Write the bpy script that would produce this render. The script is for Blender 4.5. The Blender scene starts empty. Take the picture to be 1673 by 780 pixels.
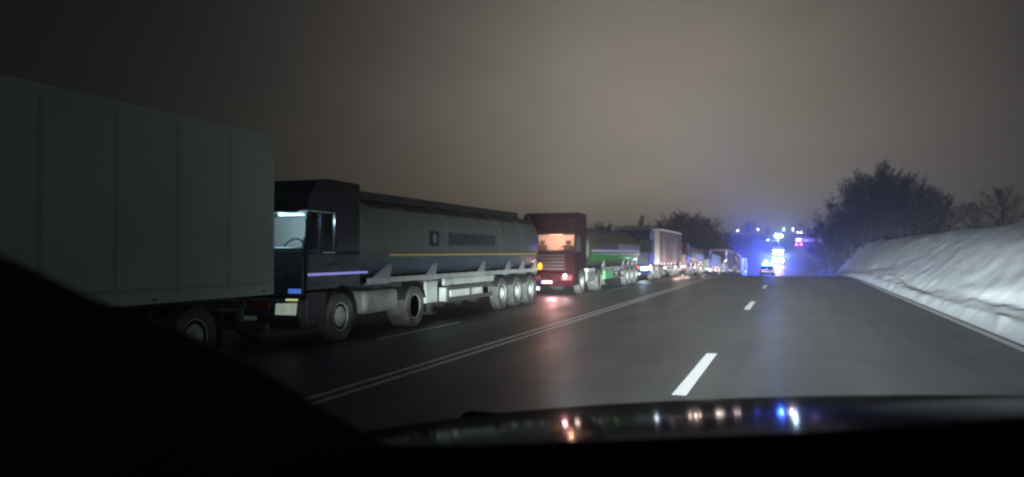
import bpy, bmesh, math, random
from mathutils import Vector, Matrix, noise
R = math.radians
scn = bpy.context.scene
COL = scn.collection
rnd = random.Random(7)

# ---------------------------------------------------------------- camera
F = 1300.0                                   # focal length in photo pixels (photo 1673 wide)
PHI = math.atan(458 / F); PITCH = math.atan(22 / F)
EYE = Vector((0, 0, 1.9))
cam_d = bpy.data.cameras.new('camera'); cam = bpy.data.objects.new('camera', cam_d); COL.objects.link(cam)
cam.location = EYE; cam.rotation_euler = (R(90) + PITCH, 0, PHI)
cam_d.sensor_width = 36; cam_d.lens = 36 * F / 1673
cam_d.clip_start = 0.05; cam_d.clip_end = 4000
cam_d.dof.use_dof = True; cam_d.dof.focus_distance = 6; cam_d.dof.aperture_fstop = 2.3
scn.camera = cam
MW = Matrix.Rotation(PHI, 3, 'Z') @ Matrix.Rotation(R(90) + PITCH, 3, 'X')
def ray(px, py):
    return (MW @ Vector(((px - 836.5) / F, (390 - py) / F, -1))).normalized()
def azi(px): return math.atan((px - 836.5) / F) - PHI     # angle from the road axis

# ---------------------------------------------------------------- view and world
vs = scn.view_settings
vs.view_transform = 'Standard'; vs.look = 'None'; vs.exposure = 0; vs.gamma = 1; vs.use_curve_mapping = False
scn.render.engine = 'CYCLES'
cy = scn.cycles
cy.use_denoising = True
try: cy.denoiser = 'OPENIMAGEDENOISE'
except Exception: pass
cy.max_bounces = 5; cy.volume_bounces = 1; cy.transparent_max_bounces = 12
cy.sample_clamp_indirect = 4; cy.sample_clamp_direct = 0
cy.filter_width = 2.2
cy.use_light_tree = True
cy.caustics_reflective = False; cy.caustics_refractive = False
w = bpy.data.worlds.new('World'); scn.world = w; w.use_nodes = True
nt = w.node_tree; nt.nodes.clear(); N = nt.nodes.new; L = nt.links.new
def mth(op, a, b=None, c=None):
    n = N('ShaderNodeMath'); n.operation = op
    for i, v in enumerate((a, b, c)):
        if v is None: continue
        if isinstance(v, (int, float)): n.inputs[i].default_value = v
        else: L(v, n.inputs[i])
    return n.outputs[0]
def dot(vec, d):
    n = N('ShaderNodeVectorMath'); n.operation = 'DOT_PRODUCT'; L(vec, n.inputs[0]); n.inputs[1].default_value = d
    return n.outputs['Value']
tc = N('ShaderNodeTexCoord'); G = tc.outputs['Generated']
# overcast night cloud lit from below by a town: an elliptical glow around one direction of the sky
g0 = ray(1055, 205); gu = Vector((0, 0, 1)); gs = g0.cross(gu).normalized(); gv = gs.cross(g0).normalized()
du = dot(G, gs); dv = dot(G, gv); dc = dot(G, g0)
nz = N('ShaderNodeTexNoise'); nz.inputs['Scale'].default_value = 2.2; nz.inputs['Detail'].default_value = 2; L(G, nz.inputs['Vector'])
wob = mth('MULTIPLY_ADD', nz.outputs['Fac'], 0.09, -0.045)
r2 = mth('ADD', mth('POWER', mth('ABSOLUTE', mth('ADD', mth('DIVIDE', du, 0.272), wob)), 2), mth('POWER', mth('ABSOLUTE', mth('DIVIDE', dv, 0.25)), 2))
glow = mth('EXPONENT', mth('MULTIPLY', mth('POWER', r2, 0.95), -1.0))
front = mth('MULTIPLY_ADD', dc, 0.5, 0.5)
base = mth('MULTIPLY', mth('POWER', mth('MAXIMUM', front, 0), 4), 0.006)
# a second glow along the horizon ahead and to the right
g1 = ray(1330, 330); d1 = dot(G, g1); sep = N('ShaderNodeSeparateXYZ'); L(G, sep.inputs[0])
low = mth('MULTIPLY', mth('EXPONENT', mth('MULTIPLY', mth('SUBTRACT', 1, d1), -26)), mth('EXPONENT', mth('MULTIPLY', mth('ABSOLUTE', sep.outputs[2]), -4.5)))
tot = mth('ADD', mth('ADD', mth('MULTIPLY', glow, 0.235), base), mth('MULTIPLY', low, 0.04))
mixc = N('ShaderNodeMixRGB'); L(mth('MINIMUM', mth('MULTIPLY', tot, 6), 1), mixc.inputs[0])
mixc.inputs[1].default_value = (1.0, 0.88, 0.76, 1); mixc.inputs[2].default_value = (1.0, 0.875, 0.70, 1)
nz2 = N('ShaderNodeTexNoise'); nz2.inputs['Scale'].default_value = 5.0; nz2.inputs['Detail'].default_value = 5; nz2.inputs['Distortion'].default_value = .6
mpw = N('ShaderNodeMapping'); mpw.inputs['Scale'].default_value = (1, 1, 2.6); L(G, mpw.inputs[0]); L(mpw.outputs[0], nz2.inputs['Vector'])
tot2 = mth('MULTIPLY', tot, mth('MULTIPLY_ADD', nz2.outputs['Fac'], .34, .83))
bg = N('ShaderNodeBackground'); L(mixc.outputs[0], bg.inputs[0]); L(tot2, bg.inputs[1])
sky = N('ShaderNodeTexSky'); sky.sky_type = 'NISHITA'; sky.sun_disc = False
sky.sun_elevation = R(-4); sky.sun_rotation = R(-15)
bg2 = N('ShaderNodeBackground'); L(sky.outputs[0], bg2.inputs[0]); bg2.inputs[1].default_value = 0.05
ad = N('ShaderNodeAddShader'); L(bg.outputs[0], ad.inputs[0]); L(bg2.outputs[0], ad.inputs[1])
wo = N('ShaderNodeOutputWorld'); L(ad.outputs[0], wo.inputs[0])

# ---------------------------------------------------------------- helpers
def tag(o, label=None, cat=None, group=None, kind=None):
    if label: o['label'] = label
    if cat: o['category'] = cat
    if group: o['group'] = group
    if kind: o['kind'] = kind
    return o
def empty(name, loc, rot=(0, 0, 0)):
    o = bpy.data.objects.new(name, None); COL.objects.link(o); o.location = loc; o.rotation_euler = rot; o.empty_display_size = .2
    return o
MATS = {}
def mat(name, col, rough=.6, metal=0, var=.25, scale=3, bump=0, coat=0, emit=None, es=0, dirt=0, dirtcol=(.05, .048, .044), spec=.5, alpha=None):
    if name in MATS: return MATS[name]
    m = bpy.data.materials.new(name); m.use_nodes = True; t = m.node_tree; p = t.nodes['Principled BSDF']
    p.inputs['Roughness'].default_value = rough; p.inputs['Metallic'].default_value = metal
    p.inputs['Coat Weight'].default_value = coat; p.inputs['Specular IOR Level'].default_value = spec
    if emit:
        p.inputs['Emission Color'].default_value = (*emit, 1); p.inputs['Emission Strength'].default_value = es
    tcn = t.nodes.new('ShaderNodeTexCoord')
    n = t.nodes.new('ShaderNodeTexNoise'); n.inputs['Scale'].default_value = scale; n.inputs['Detail'].default_value = 6
    t.links.new(tcn.outputs['Object'], n.inputs['Vector'])
    mx = t.nodes.new('ShaderNodeMixRGB'); t.links.new(n.outputs['Fac'], mx.inputs[0])
    mx.inputs[1].default_value = (*[c * (1 - var) for c in col], 1); mx.inputs[2].default_value = (*[min(1, c * (1 + var)) for c in col], 1)
    out = mx.outputs[0]
    if dirt:                                   # splashes of road dirt, patchy, a stain in its own right
        n2 = t.nodes.new('ShaderNodeTexNoise'); n2.inputs['Scale'].default_value = scale * .6; n2.inputs['Detail'].default_value = 8
        n2.inputs['Roughness'].default_value = .65
        t.links.new(tcn.outputs['Object'], n2.inputs['Vector'])
        cr = t.nodes.new('ShaderNodeValToRGB'); cr.color_ramp.elements[0].position = .45; cr.color_ramp.elements[1].position = .68
        t.links.new(n2.outputs['Fac'], cr.inputs[0])
        ml = t.nodes.new('ShaderNodeMath'); ml.operation = 'MULTIPLY'; ml.inputs[1].default_value = dirt; t.links.new(cr.outputs[0], ml.inputs[0])
        m2 = t.nodes.new('ShaderNodeMixRGB'); t.links.new(ml.outputs[0], m2.inputs[0]); t.links.new(out, m2.inputs[1]); m2.inputs[2].default_value = (*dirtcol, 1)
        out = m2.outputs[0]
    t.links.new(out, p.inputs['Base Color'])
    if bump:
        b = t.nodes.new('ShaderNodeBump'); b.inputs['Strength'].default_value = bump; b.inputs['Distance'].default_value = .02
        n3 = t.nodes.new('ShaderNodeTexNoise'); n3.inputs['Scale'].default_value = scale * 8; n3.inputs['Detail'].default_value = 4
        t.links.new(tcn.outputs['Object'], n3.inputs['Vector']); t.links.new(n3.outputs['Fac'], b.inputs['Height']); t.links.new(b.outputs[0], p.inputs['Normal'])
    MATS[name] = m; return m
def glass(name, tint=(.85, .88, .9)):
    m = bpy.data.materials.new(name); m.use_nodes = True; t = m.node_tree; t.nodes.clear()
    tr = t.nodes.new('ShaderNodeBsdfTransparent'); tr.inputs[0].default_value = (*tint, 1)
    gl = t.nodes.new('ShaderNodeBsdfGlossy'); gl.inputs['Roughness'].default_value = .04
    fr = t.nodes.new('ShaderNodeFresnel'); fr.inputs[0].default_value = 1.45
    mx = t.nodes.new('ShaderNodeMixShader'); t.links.new(fr.outputs[0], mx.inputs[0]); t.links.new(tr.outputs[0], mx.inputs[1]); t.links.new(gl.outputs[0], mx.inputs[2])
    o = t.nodes.new('ShaderNodeOutputMaterial'); t.links.new(mx.outputs[0], o.inputs[0]); MATS[name] = m; return m
def emis(name, col, s):
    if name in MATS: return MATS[name]
    m = bpy.data.materials.new(name); m.use_nodes = True; p = m.node_tree.nodes['Principled BSDF']
    p.inputs['Base Color'].default_value = (*[c * .5 for c in col], 1)
    p.inputs['Emission Color'].default_value = (*col, 1); p.inputs['Emission Strength'].default_value = s
    MATS[name] = m; return m

class MB:
    def __init__(s): s.b = bmesh.new()
    def box(s, x0, x1, y0, y1, z0, z1, M=None):
        vs_ = [s.b.verts.new((x, y, z)) for z in (z0, z1) for y in (y0, y1) for x in (x0, x1)]
        if M:
            for v in vs_: v.co = M @ v.co
        for f in ((0, 2, 3, 1), (4, 5, 7, 6), (0, 1, 5, 4), (2, 6, 7, 3), (0, 4, 6, 2), (1, 3, 7, 5)):
            s.b.faces.new([vs_[i] for i in f])
        return s
    def poly(s, pts, vec):                       # prism: polygon swept by vec
        v = Vector(vec); a = [s.b.verts.new(p) for p in pts]; c = [s.b.verts.new(Vector(p) + v) for p in pts]
        n = len(pts)
        s.b.faces.new(a); s.b.faces.new(c[::-1])
        for i in range(n): s.b.faces.new((a[i], c[i], c[(i + 1) % n], a[(i + 1) % n]))
        return s
    def tube(s, pts, r, n=8, cap=True):
        pts = [Vector(p) for p in pts]; rr = r if isinstance(r, (list, tuple)) else [r] * len(pts); rings = []
        for i, p in enumerate(pts):
            d = (pts[min(i + 1, len(pts) - 1)] - pts[max(i - 1, 0)]).normalized()
            u = d.cross(Vector((0, 0, 1)))
            if u.length < .05: u = d.cross(Vector((0, 1, 0)))
            u.normalize(); v = d.cross(u)
            rings.append([s.b.verts.new(p + (u * math.cos(2 * math.pi * k / n) + v * math.sin(2 * math.pi * k / n)) * rr[i]) for k in range(n)])
        for a, c in zip(rings, rings[1:]):
            for k in range(n): s.b.faces.new((a[k], a[(k + 1) % n], c[(k + 1) % n], c[k]))
        if cap: s.b.faces.new(rings[0][::-1]); s.b.faces.new(rings[-1])
        return s
    def lathe(s, prof, c, axis='x', n=28, sgn=1): # prof: (offset along axis, radius)
        rings = []
        for o, r in prof:
            ring = []
            for k in range(n):
                a = 2 * math.pi * k / n; p = (sgn * o, r * math.cos(a), r * math.sin(a))
                if axis == 'y': p = (p[1], p[0], p[2])
                if axis == 'z': p = (p[1], p[2], p[0])
                ring.append(s.b.verts.new(Vector(c) + Vector(p)))
            rings.append(ring)
        for a, d in zip(rings, rings[1:]):
            for k in range(n): s.b.faces.new((a[k], a[(k + 1) % n], d[(k + 1) % n], d[k]))
        if prof[0][1] > 1e-4: s.b.faces.new(rings[0])
        if prof[-1][1] > 1e-4: s.b.faces.new(rings[-1])
        return s
    def loft(s, rings, cap=True):
        rv = [[s.b.verts.new(p) for p in r] for r in rings]; n = len(rings[0])
        for a, c in zip(rv, rv[1:]):
            for k in range(n): s.b.faces.new((a[k], a[(k + 1) % n], c[(k + 1) % n], c[k]))
        if cap: s.b.faces.new(rv[0]); s.b.faces.new(rv[-1])
        return s
    def build(s, name, m, parent=None, bev=0, smooth=False, loc=None, label=None):
        bmesh.ops.recalc_face_normals(s.b, faces=s.b.faces)
        me = bpy.data.meshes.new(name); s.b.to_mesh(me); s.b.free()
        if smooth:
            for p in me.polygons: p.use_smooth = True
            me.set_sharp_from_angle(angle=R(35))
        if m: me.materials.append(m)
        o = bpy.data.objects.new(name, me); COL.objects.link(o)
        if loc: o.location = loc
        if parent: o.parent = parent
        if bev:
            md = o.modifiers.new('bevel', 'BEVEL'); md.width = bev; md.segments = 2; md.limit_method = 'ANGLE'; md.angle_limit = R(35)
        if label: o['label'] = label
        return o
def lamp(name, kind, loc, power, col, parent=None, aim=None, size=60, blend=.6, rad=.05, wide=1):
    d = bpy.data.lights.new(name, kind); d.energy = power; d.color = col
    if kind in ('POINT', 'SPOT'): d.shadow_soft_size = rad
    if kind == 'SPOT': d.spot_size = R(size); d.spot_blend = blend
    o = bpy.data.objects.new(name, d); COL.objects.link(o); o.location = loc
    if aim is not None: o.rotation_euler = Vector(aim).to_track_quat('-Z', 'Y').to_euler()
    if wide != 1: o.scale = (wide, 1, 1)
    if parent: o.parent = parent
    return o

# sun lamp: only the faint light of the clouded night sky is left, no shadows to speak of
sd = bpy.data.lights.new('moonlight', 'SUN'); sd.energy = 0.012; sd.angle = R(12); sd.color = (1, .92, .8)
so = bpy.data.objects.new('moonlight', sd); COL.objects.link(so); so.rotation_euler = (-g0 + Vector((-.3, 0, -.6))).to_track_quat('-Z', 'Y').to_euler()

# ---------------------------------------------------------------- ground and road
PTS = [(-60, 0), (55, 0), (80, -.375), (123, -1.75), (150, -2.62), (170, -3.15), (185, -2.4), (200, -.75), (230, 1.3), (260, 3.2), (300, 5.4), (360, 7.2), (460, 9.5), (560, 13), (900, 17), (2500, 20)]
def road_z(y):
    if y <= 55: return 0.0
    if y <= 80: return -.0006 * (y - 55) ** 2
    for (a, za), (b, zb) in zip(PTS[2:], PTS[3:]):
        if y <= b:
            t = (y - a) / (b - a); i = PTS.index((a, za))
            pa = PTS[i - 1]; pb = PTS[min(i + 2, len(PTS) - 1)]
            m0 = -.032 if a == 80 else (zb - pa[1]) / (b - pa[0]) * (b - a) / (b - a)
            m1 = (pb[1] - za) / (pb[0] - a)
            h = b - a
            return (2*t**3-3*t*t+1)*za + (t**3-2*t*t+t)*h*m0 + (-2*t**3+3*t*t)*zb + (t**3-t*t)*h*m1
    return PTS[-1][1]
def slope(y): return math.atan((road_z(y + 3) - road_z(y - 3)) / 6)
def sstep(a, b, x):
    t = max(0, min(1, (x - a) / (b - a))); return t * t * (3 - 2 * t)
def ground_z(x, y):
    z = road_z(y)
    if -14.5 < x < 5.4: return z - .06
    if x <= -14.5:
        t = -14.5 - x
        z2 = z - .06 - .35 * sstep(0, 2, t) + 1.5 * sstep(4, 30, t) + .3 * noise.noise(Vector((x * .1, y * .1, 0)))
        z2 = z2 * (1 - sstep(20, 60, t)) + (max(z2, 1.2) + .02 * t) * sstep(20, 60, t)
    else:
        t = x - 5.4
        z2 = z - .06 + 2.6 * sstep(8, 24, t) * (1 - sstep(120, 160, y)) + 1.5 * sstep(10, 60, t)
    far = 13 + 3.0 * noise.noise(Vector((x * .004, y * .002, 3)))
    k = sstep(380, 560, y)
    return z2 * (1 - k) + max(z2, far) * k
ys = [-56 + 4 * i for i in range(0, 64)] + [205 + 10 * i for i in range(0, 40)] + [620, 680, 760, 880]
xs = sorted(set([-700, -500, -300, -200, -140, -100, -80, -60, -50, -42, -36, -31, -27, -24, -21, -19, -17.5, -16.5, -15.5, -14.6, -14.4, 5.3, 5.6, 8, 11, 14, 18, 22, 26, 31, 38, 48, 60, 80, 110, 160, 240, 400, 700] + [-12, -8, -4, 0]))
def sheet(name, xs, ys, fz, m, kind='structure', thick=0, smooth=True):
    b = bmesh.new(); g = [[b.verts.new((x, y, fz(x, y))) for x in xs] for y in ys]
    for r0, r1 in zip(g, g[1:]):
        for i in range(len(xs) - 1): b.faces.new((r0[i], r0[i + 1], r1[i + 1], r1[i]))
    me = bpy.data.meshes.new(name); b.to_mesh(me); b.free()
    for p in me.polygons: p.use_smooth = smooth
    me.materials.append(m); o = bpy.data.objects.new(name, me); COL.objects.link(o)
    if kind: o['kind'] = kind
    return o

def ground_mat(name, c1, c2, lo, hi, scale, rough=.85, bump=.5):
    m = bpy.data.materials.new(name); m.use_nodes = True; t = m.node_tree; p = t.nodes['Principled BSDF']; p.inputs['Roughness'].default_value = rough
    tcn = t.nodes.new('ShaderNodeTexCoord'); n = t.nodes.new('ShaderNodeTexNoise'); n.inputs['Scale'].default_value = scale; n.inputs['Detail'].default_value = 9; n.inputs['Roughness'].default_value = .62
    t.links.new(tcn.outputs['Object'], n.inputs['Vector'])
    cr = t.nodes.new('ShaderNodeValToRGB'); cr.color_ramp.elements[0].position = lo; cr.color_ramp.elements[1].position = hi
    cr.color_ramp.elements[0].color = (*c1, 1); cr.color_ramp.elements[1].color = (*c2, 1)
    t.links.new(n.outputs['Fac'], cr.inputs[0]); t.links.new(cr.outputs[0], p.inputs['Base Color'])
    b = t.nodes.new('ShaderNodeBump'); b.inputs['Strength'].default_value = bump; b.inputs['Distance'].default_value = .1
    n3 = t.nodes.new('ShaderNodeTexNoise'); n3.inputs['Scale'].default_value = scale * 9; n3.inputs['Detail'].default_value = 6
    t.links.new(tcn.outputs['Object'], n3.inputs['Vector']); t.links.new(n3.outputs['Fac'], b.inputs['Height']); t.links.new(b.outputs[0], p.inputs['Normal'])
    return m
m_ground = ground_mat('field_ground', (.035, .03, .024), (.34, .35, .37), .40, .58, .12)
def add_patches(m, col, scale, lo, hi, amt, vec=(1, 1, 1)):
    t = m.node_tree; p = t.nodes['Principled BSDF']; src = p.inputs['Base Color'].links[0].from_socket
    tcn = t.nodes.new('ShaderNodeTexCoord'); mp = t.nodes.new('ShaderNodeMapping'); mp.inputs['Scale'].default_value = vec; t.links.new(tcn.outputs['Object'], mp.inputs[0])
    n = t.nodes.new('ShaderNodeTexNoise'); n.inputs['Scale'].default_value = scale; n.inputs['Detail'].default_value = 9; n.inputs['Roughness'].default_value = .7; t.links.new(mp.outputs[0], n.inputs['Vector'])
    mr = t.nodes.new('ShaderNodeMapRange'); mr.inputs[1].default_value = lo; mr.inputs[2].default_value = hi; mr.inputs[4].default_value = amt; t.links.new(n.outputs['Fac'], mr.inputs[0])
    mx = t.nodes.new('ShaderNodeMixRGB'); t.links.new(mr.outputs[0], mx.inputs[0]); t.links.new(src, mx.inputs[1]); mx.inputs[2].default_value = (*col, 1); t.links.new(mx.outputs[0], p.inputs['Base Color'])
m_snow = ground_mat('snow', (.50, .55, .57), (.66, .73, .76), .36, .58, .9, .8, .22)
add_patches(m_snow, (.20, .20, .19), .8, .60, .74, .55)
add_patches(m_snow, (.30, .31, .31), 5, .62, .72, .4)
sheet('ground', xs, ys, ground_z, m_ground)

# asphalt: damp, dark, patchy, polished a little in the wheel tracks
m_road = bpy.data.materials.new('asphalt'); m_road.use_nodes = True; t = m_road.node_tree; p = t.nodes['Principled BSDF']
tcn = t.nodes.new('ShaderNodeTexCoord')
mp = t.nodes.new('ShaderNodeMapping'); mp.inputs['Scale'].default_value = (1.2, .08, 1); t.links.new(tcn.outputs['Object'], mp.inputs[0])
n1 = t.nodes.new('ShaderNodeTexNoise'); n1.inputs['Scale'].default_value = 1.0; n1.inputs['Detail'].default_value = 5; t.links.new(mp.outputs[0], n1.inputs['Vector'])
n2 = t.nodes.new('ShaderNodeTexNoise'); n2.inputs['Scale'].default_value = 60; n2.inputs['Detail'].default_value = 3; t.links.new(tcn.outputs['Object'], n2.inputs['Vector'])
n4 = t.nodes.new('ShaderNodeTexNoise'); n4.inputs['Scale'].default_value = .35; n4.inputs['Detail'].default_value = 6; t.links.new(tcn.outputs['Object'], n4.inputs['Vector'])
ma = t.nodes.new('ShaderNodeMath'); ma.operation = 'ADD'; t.links.new(n1.outputs['Fac'], ma.inputs[0]); t.links.new(n4.outputs['Fac'], ma.inputs[1])
cr = t.nodes.new('ShaderNodeValToRGB'); cr.color_ramp.elements[0].position = .7; cr.color_ramp.elements[1].position = 1.25
cr.color_ramp.elements[0].color = (.026, .028, .027, 1); cr.color_ramp.elements[1].color = (.044, .046, .044, 1)
t.links.new(ma.outputs[0], cr.inputs[0])
mx = t.nodes.new('ShaderNodeMixRGB'); mx.blend_type = 'MULTIPLY'; mx.inputs[0].default_value = .5; t.links.new(cr.outputs[0], mx.inputs[1]); t.links.new(n2.outputs['Color'], mx.inputs[2])
t.links.new(mx.outputs[0], p.inputs['Base Color'])
rr = t.nodes.new('ShaderNodeMapRange'); rr.inputs[1].default_value = .7; rr.inputs[2].default_value = 1.3; rr.inputs[3].default_value = .42; rr.inputs[4].default_value = .60
t.links.new(ma.outputs[0], rr.inputs[0]); t.links.new(rr.outputs[0], p.inputs['Roughness'])
b = t.nodes.new('ShaderNodeBump'); b.inputs['Strength'].default_value = .35; b.inputs['Distance'].default_value = .01; t.links.new(n2.outputs['Fac'], b.inputs['Height']); t.links.new(b.outputs[0], p.inputs['Normal'])

add_patches(m_road, (.075, .078, .078), 1.0, .50, .72, .55, (1.6, .02, 1))
add_patches(m_road, (.012, .012, .012), 1.0, .58, .66, .5, (.9, .12, 1))
rys = [-20 + 2 * i for i in range(0, 170)]
road = sheet('road', [-14.4, -12, -9, -6, -3, 0, 2.5, 5.1], rys, lambda x, y: road_z(y), m_road)
m_paint = mat('road_paint', (.86, .87, .86), .55, var=.08, scale=6, dirt=.5, dirtcol=(.25, .25, .24))
m_paint_worn = mat('worn_road_paint', (.30, .30, .29), .6, var=.3, scale=5, dirt=.7, dirtcol=(.10, .10, .10))
m_bright = mat('fresh_road_paint', (.93, .94, .95), .5, var=.03, scale=4)
def line(name, x, wd, y0, y1, m, step=2.0, lift=.004):
    b = bmesh.new(); n = max(1, int((y1 - y0) / step)); prev = None
    for i in range(n + 1):
        y = y0 + (y1 - y0) * i / n; z = road_z(y) + lift
        cur = (b.verts.new((x - wd / 2, y, z)), b.verts.new((x + wd / 2, y, z)))
        if prev: b.faces.new((prev[0], prev[1], cur[1], cur[0]))
        prev = cur
    me = bpy.data.meshes.new(name); b.to_mesh(me); b.free(); me.materials.append(m)
    o = bpy.data.objects.new(name, me); COL.objects.link(o); o.parent = road; return o
line('centre_line', -5.92, .12, -20, 150, m_paint); line('centre_line', -5.66, .12, -20, 150, m_paint)
line('edge_line', 4.22, .20, -20, 150, m_bright)
line('edge_line', -12.6, .14, -20, 150, m_paint_worn)
for y0 in (10.7, 27.3, 43.3, 60.0, 77, 94, 111, 200, 217): line('lane_dash', -1.43, .19, y0, y0 + 4.6, m_bright)
for y0 in (15.3, 38.6, 61.9, 85, 108): line('lane_dash', -8.5, .12, y0, y0 + 4.6, m_paint)

# snow bank ploughed up along the right edge
def bank_z(x, y):
    t = x - 4.40; yy = min(y, 150)
    base = road_z(yy); k = 1 - sstep(108, 142, yy)
    wv = noise.noise(Vector((x * .35, y * .07, 1.3))); w2 = noise.noise(Vector((x * .9, y * .16, 4.1))); w3 = noise.noise(Vector((x * 2.4, y * .55, 8.1)))
    top = (3.15 - base) * k
    foot = .30 * sstep(0, .35, t)
    rise = max(0, top - .3) * sstep(.25, 4.6 + .8 * wv, t)
    crease = -.28 * math.exp(-((t - 1.25 - .35 * math.sin(y * .13)) / .28) ** 2) * (0.5 + 0.5 * math.sin(y * .31 + 1))
    env = sstep(0, 1.0, t) * (1 - .5 * sstep(5, 9, t))
    return base + foot + rise - .045 * (1 - sstep(0, .1, t)) + env * (.20 * wv + .08 * w2 + .06 * abs(w3) + crease) + (.05 * w3 + .16 * max(0, noise.noise(Vector((x * 3.1, y * .9, 2.2)))) ** 1.5 * (1 - sstep(.6, 1.6, t))) * sstep(.0, .25, t) - 2.0 * sstep(20, 26, t)
bxs = [4.40 + .13 * i for i in range(0, 48)] + [10.9 + .8 * i for i in range(0, 8)] + [18, 21, 25, 30]
bys = [2 + .3 * i for i in range(0, 200)] + [62 + .6 * i for i in range(0, 145)]
sheet('snow_bank', bxs, bys, bank_z, m_snow)

# ---------------------------------------------------------------- shared materials for vehicles
m_tyre = mat('tyre_rubber', (.060, .060, .058), .85, var=.3, scale=5, dirt=.7, dirtcol=(.16, .16, .155))
m_rim = mat('rim_steel', (.42, .45, .44), .55, metal=.15, var=.2, scale=6, dirt=.5, dirtcol=(.2, .2, .19))
m_black = mat('black_plastic', (.012, .012, .013), .6, var=.2)
m_chassis = mat('chassis_black', (.03, .03, .032), .6, var=.3, dirt=.5, dirtcol=(.09, .09, .085))
m_white = mat('white_panel', (.50, .54, .52), .5, var=.12, dirt=.6, dirtcol=(.20, .21, .20), scale=2.5)
m_guard = mat('aluminium_rail', (.10, .105, .085), .5, metal=.3, var=.2)
m_yellow = mat('yellow_reflective_tape', (.95, .72, .22), .35, var=.06, scale=8)
m_blue_tape = emis('pale_blue_led_strip', (.30, .30, .80), .75)
m_lens = mat('lamp_lens', (.6, .62, .62), .1, coat=1, var=.05)
m_fueltank = mat('fuel_tank_grey', (.20, .21, .20), .5, var=.25, dirt=.5)
m_seat = mat('seat_cloth', (.05, .04, .04), .9)
m_glass = glass('window_glass')
m_red = emis('tail_lamp_red', (1, .03, .02), 1.2)
m_red_off = mat('red_lens', (.10, .008, .008), .3)
m_amber = emis('amber_side_lamp', (1, .40, .02), 2.6)
m_head_off = m_lens
m_text = mat('dark_lettering', (.022, .024, .028), .5, var=.2)

def wheel(parent, x, y, r=.52, wd=.30, dual=False, sgn=1, name='wheel'):
    ww = wd * (1.9 if dual else 1)
    tp = [(-ww, r * .62), (-ww, r * .93), (-ww + .04, r), (-.05, r), (0, r * .94), (.005, r * .62), (-.03, r * .60)]
    t_ = MB().lathe(tp, (0, 0, 0), sgn=sgn).build(name, m_tyre, parent, smooth=True, loc=(x, y, r))
    if dual: rp = [(-.03, r * .62), (-.02, r * .56), (-.16, r * .50), (-.17, r * .28), (-.06, r * .24), (-.04, r * .12), (-.04, 0)]
    else: rp = [(-.03, r * .62), (-.01, r * .56), (-.05, r * .50), (.0, r * .30), (.02, r * .22), (.05, r * .2), (.06, r * .1), (.06, 0)]
    MB().lathe(rp, (0, 0, 0), sgn=sgn).build('rim', m_rim, t_, smooth=True)
    return t_

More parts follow.
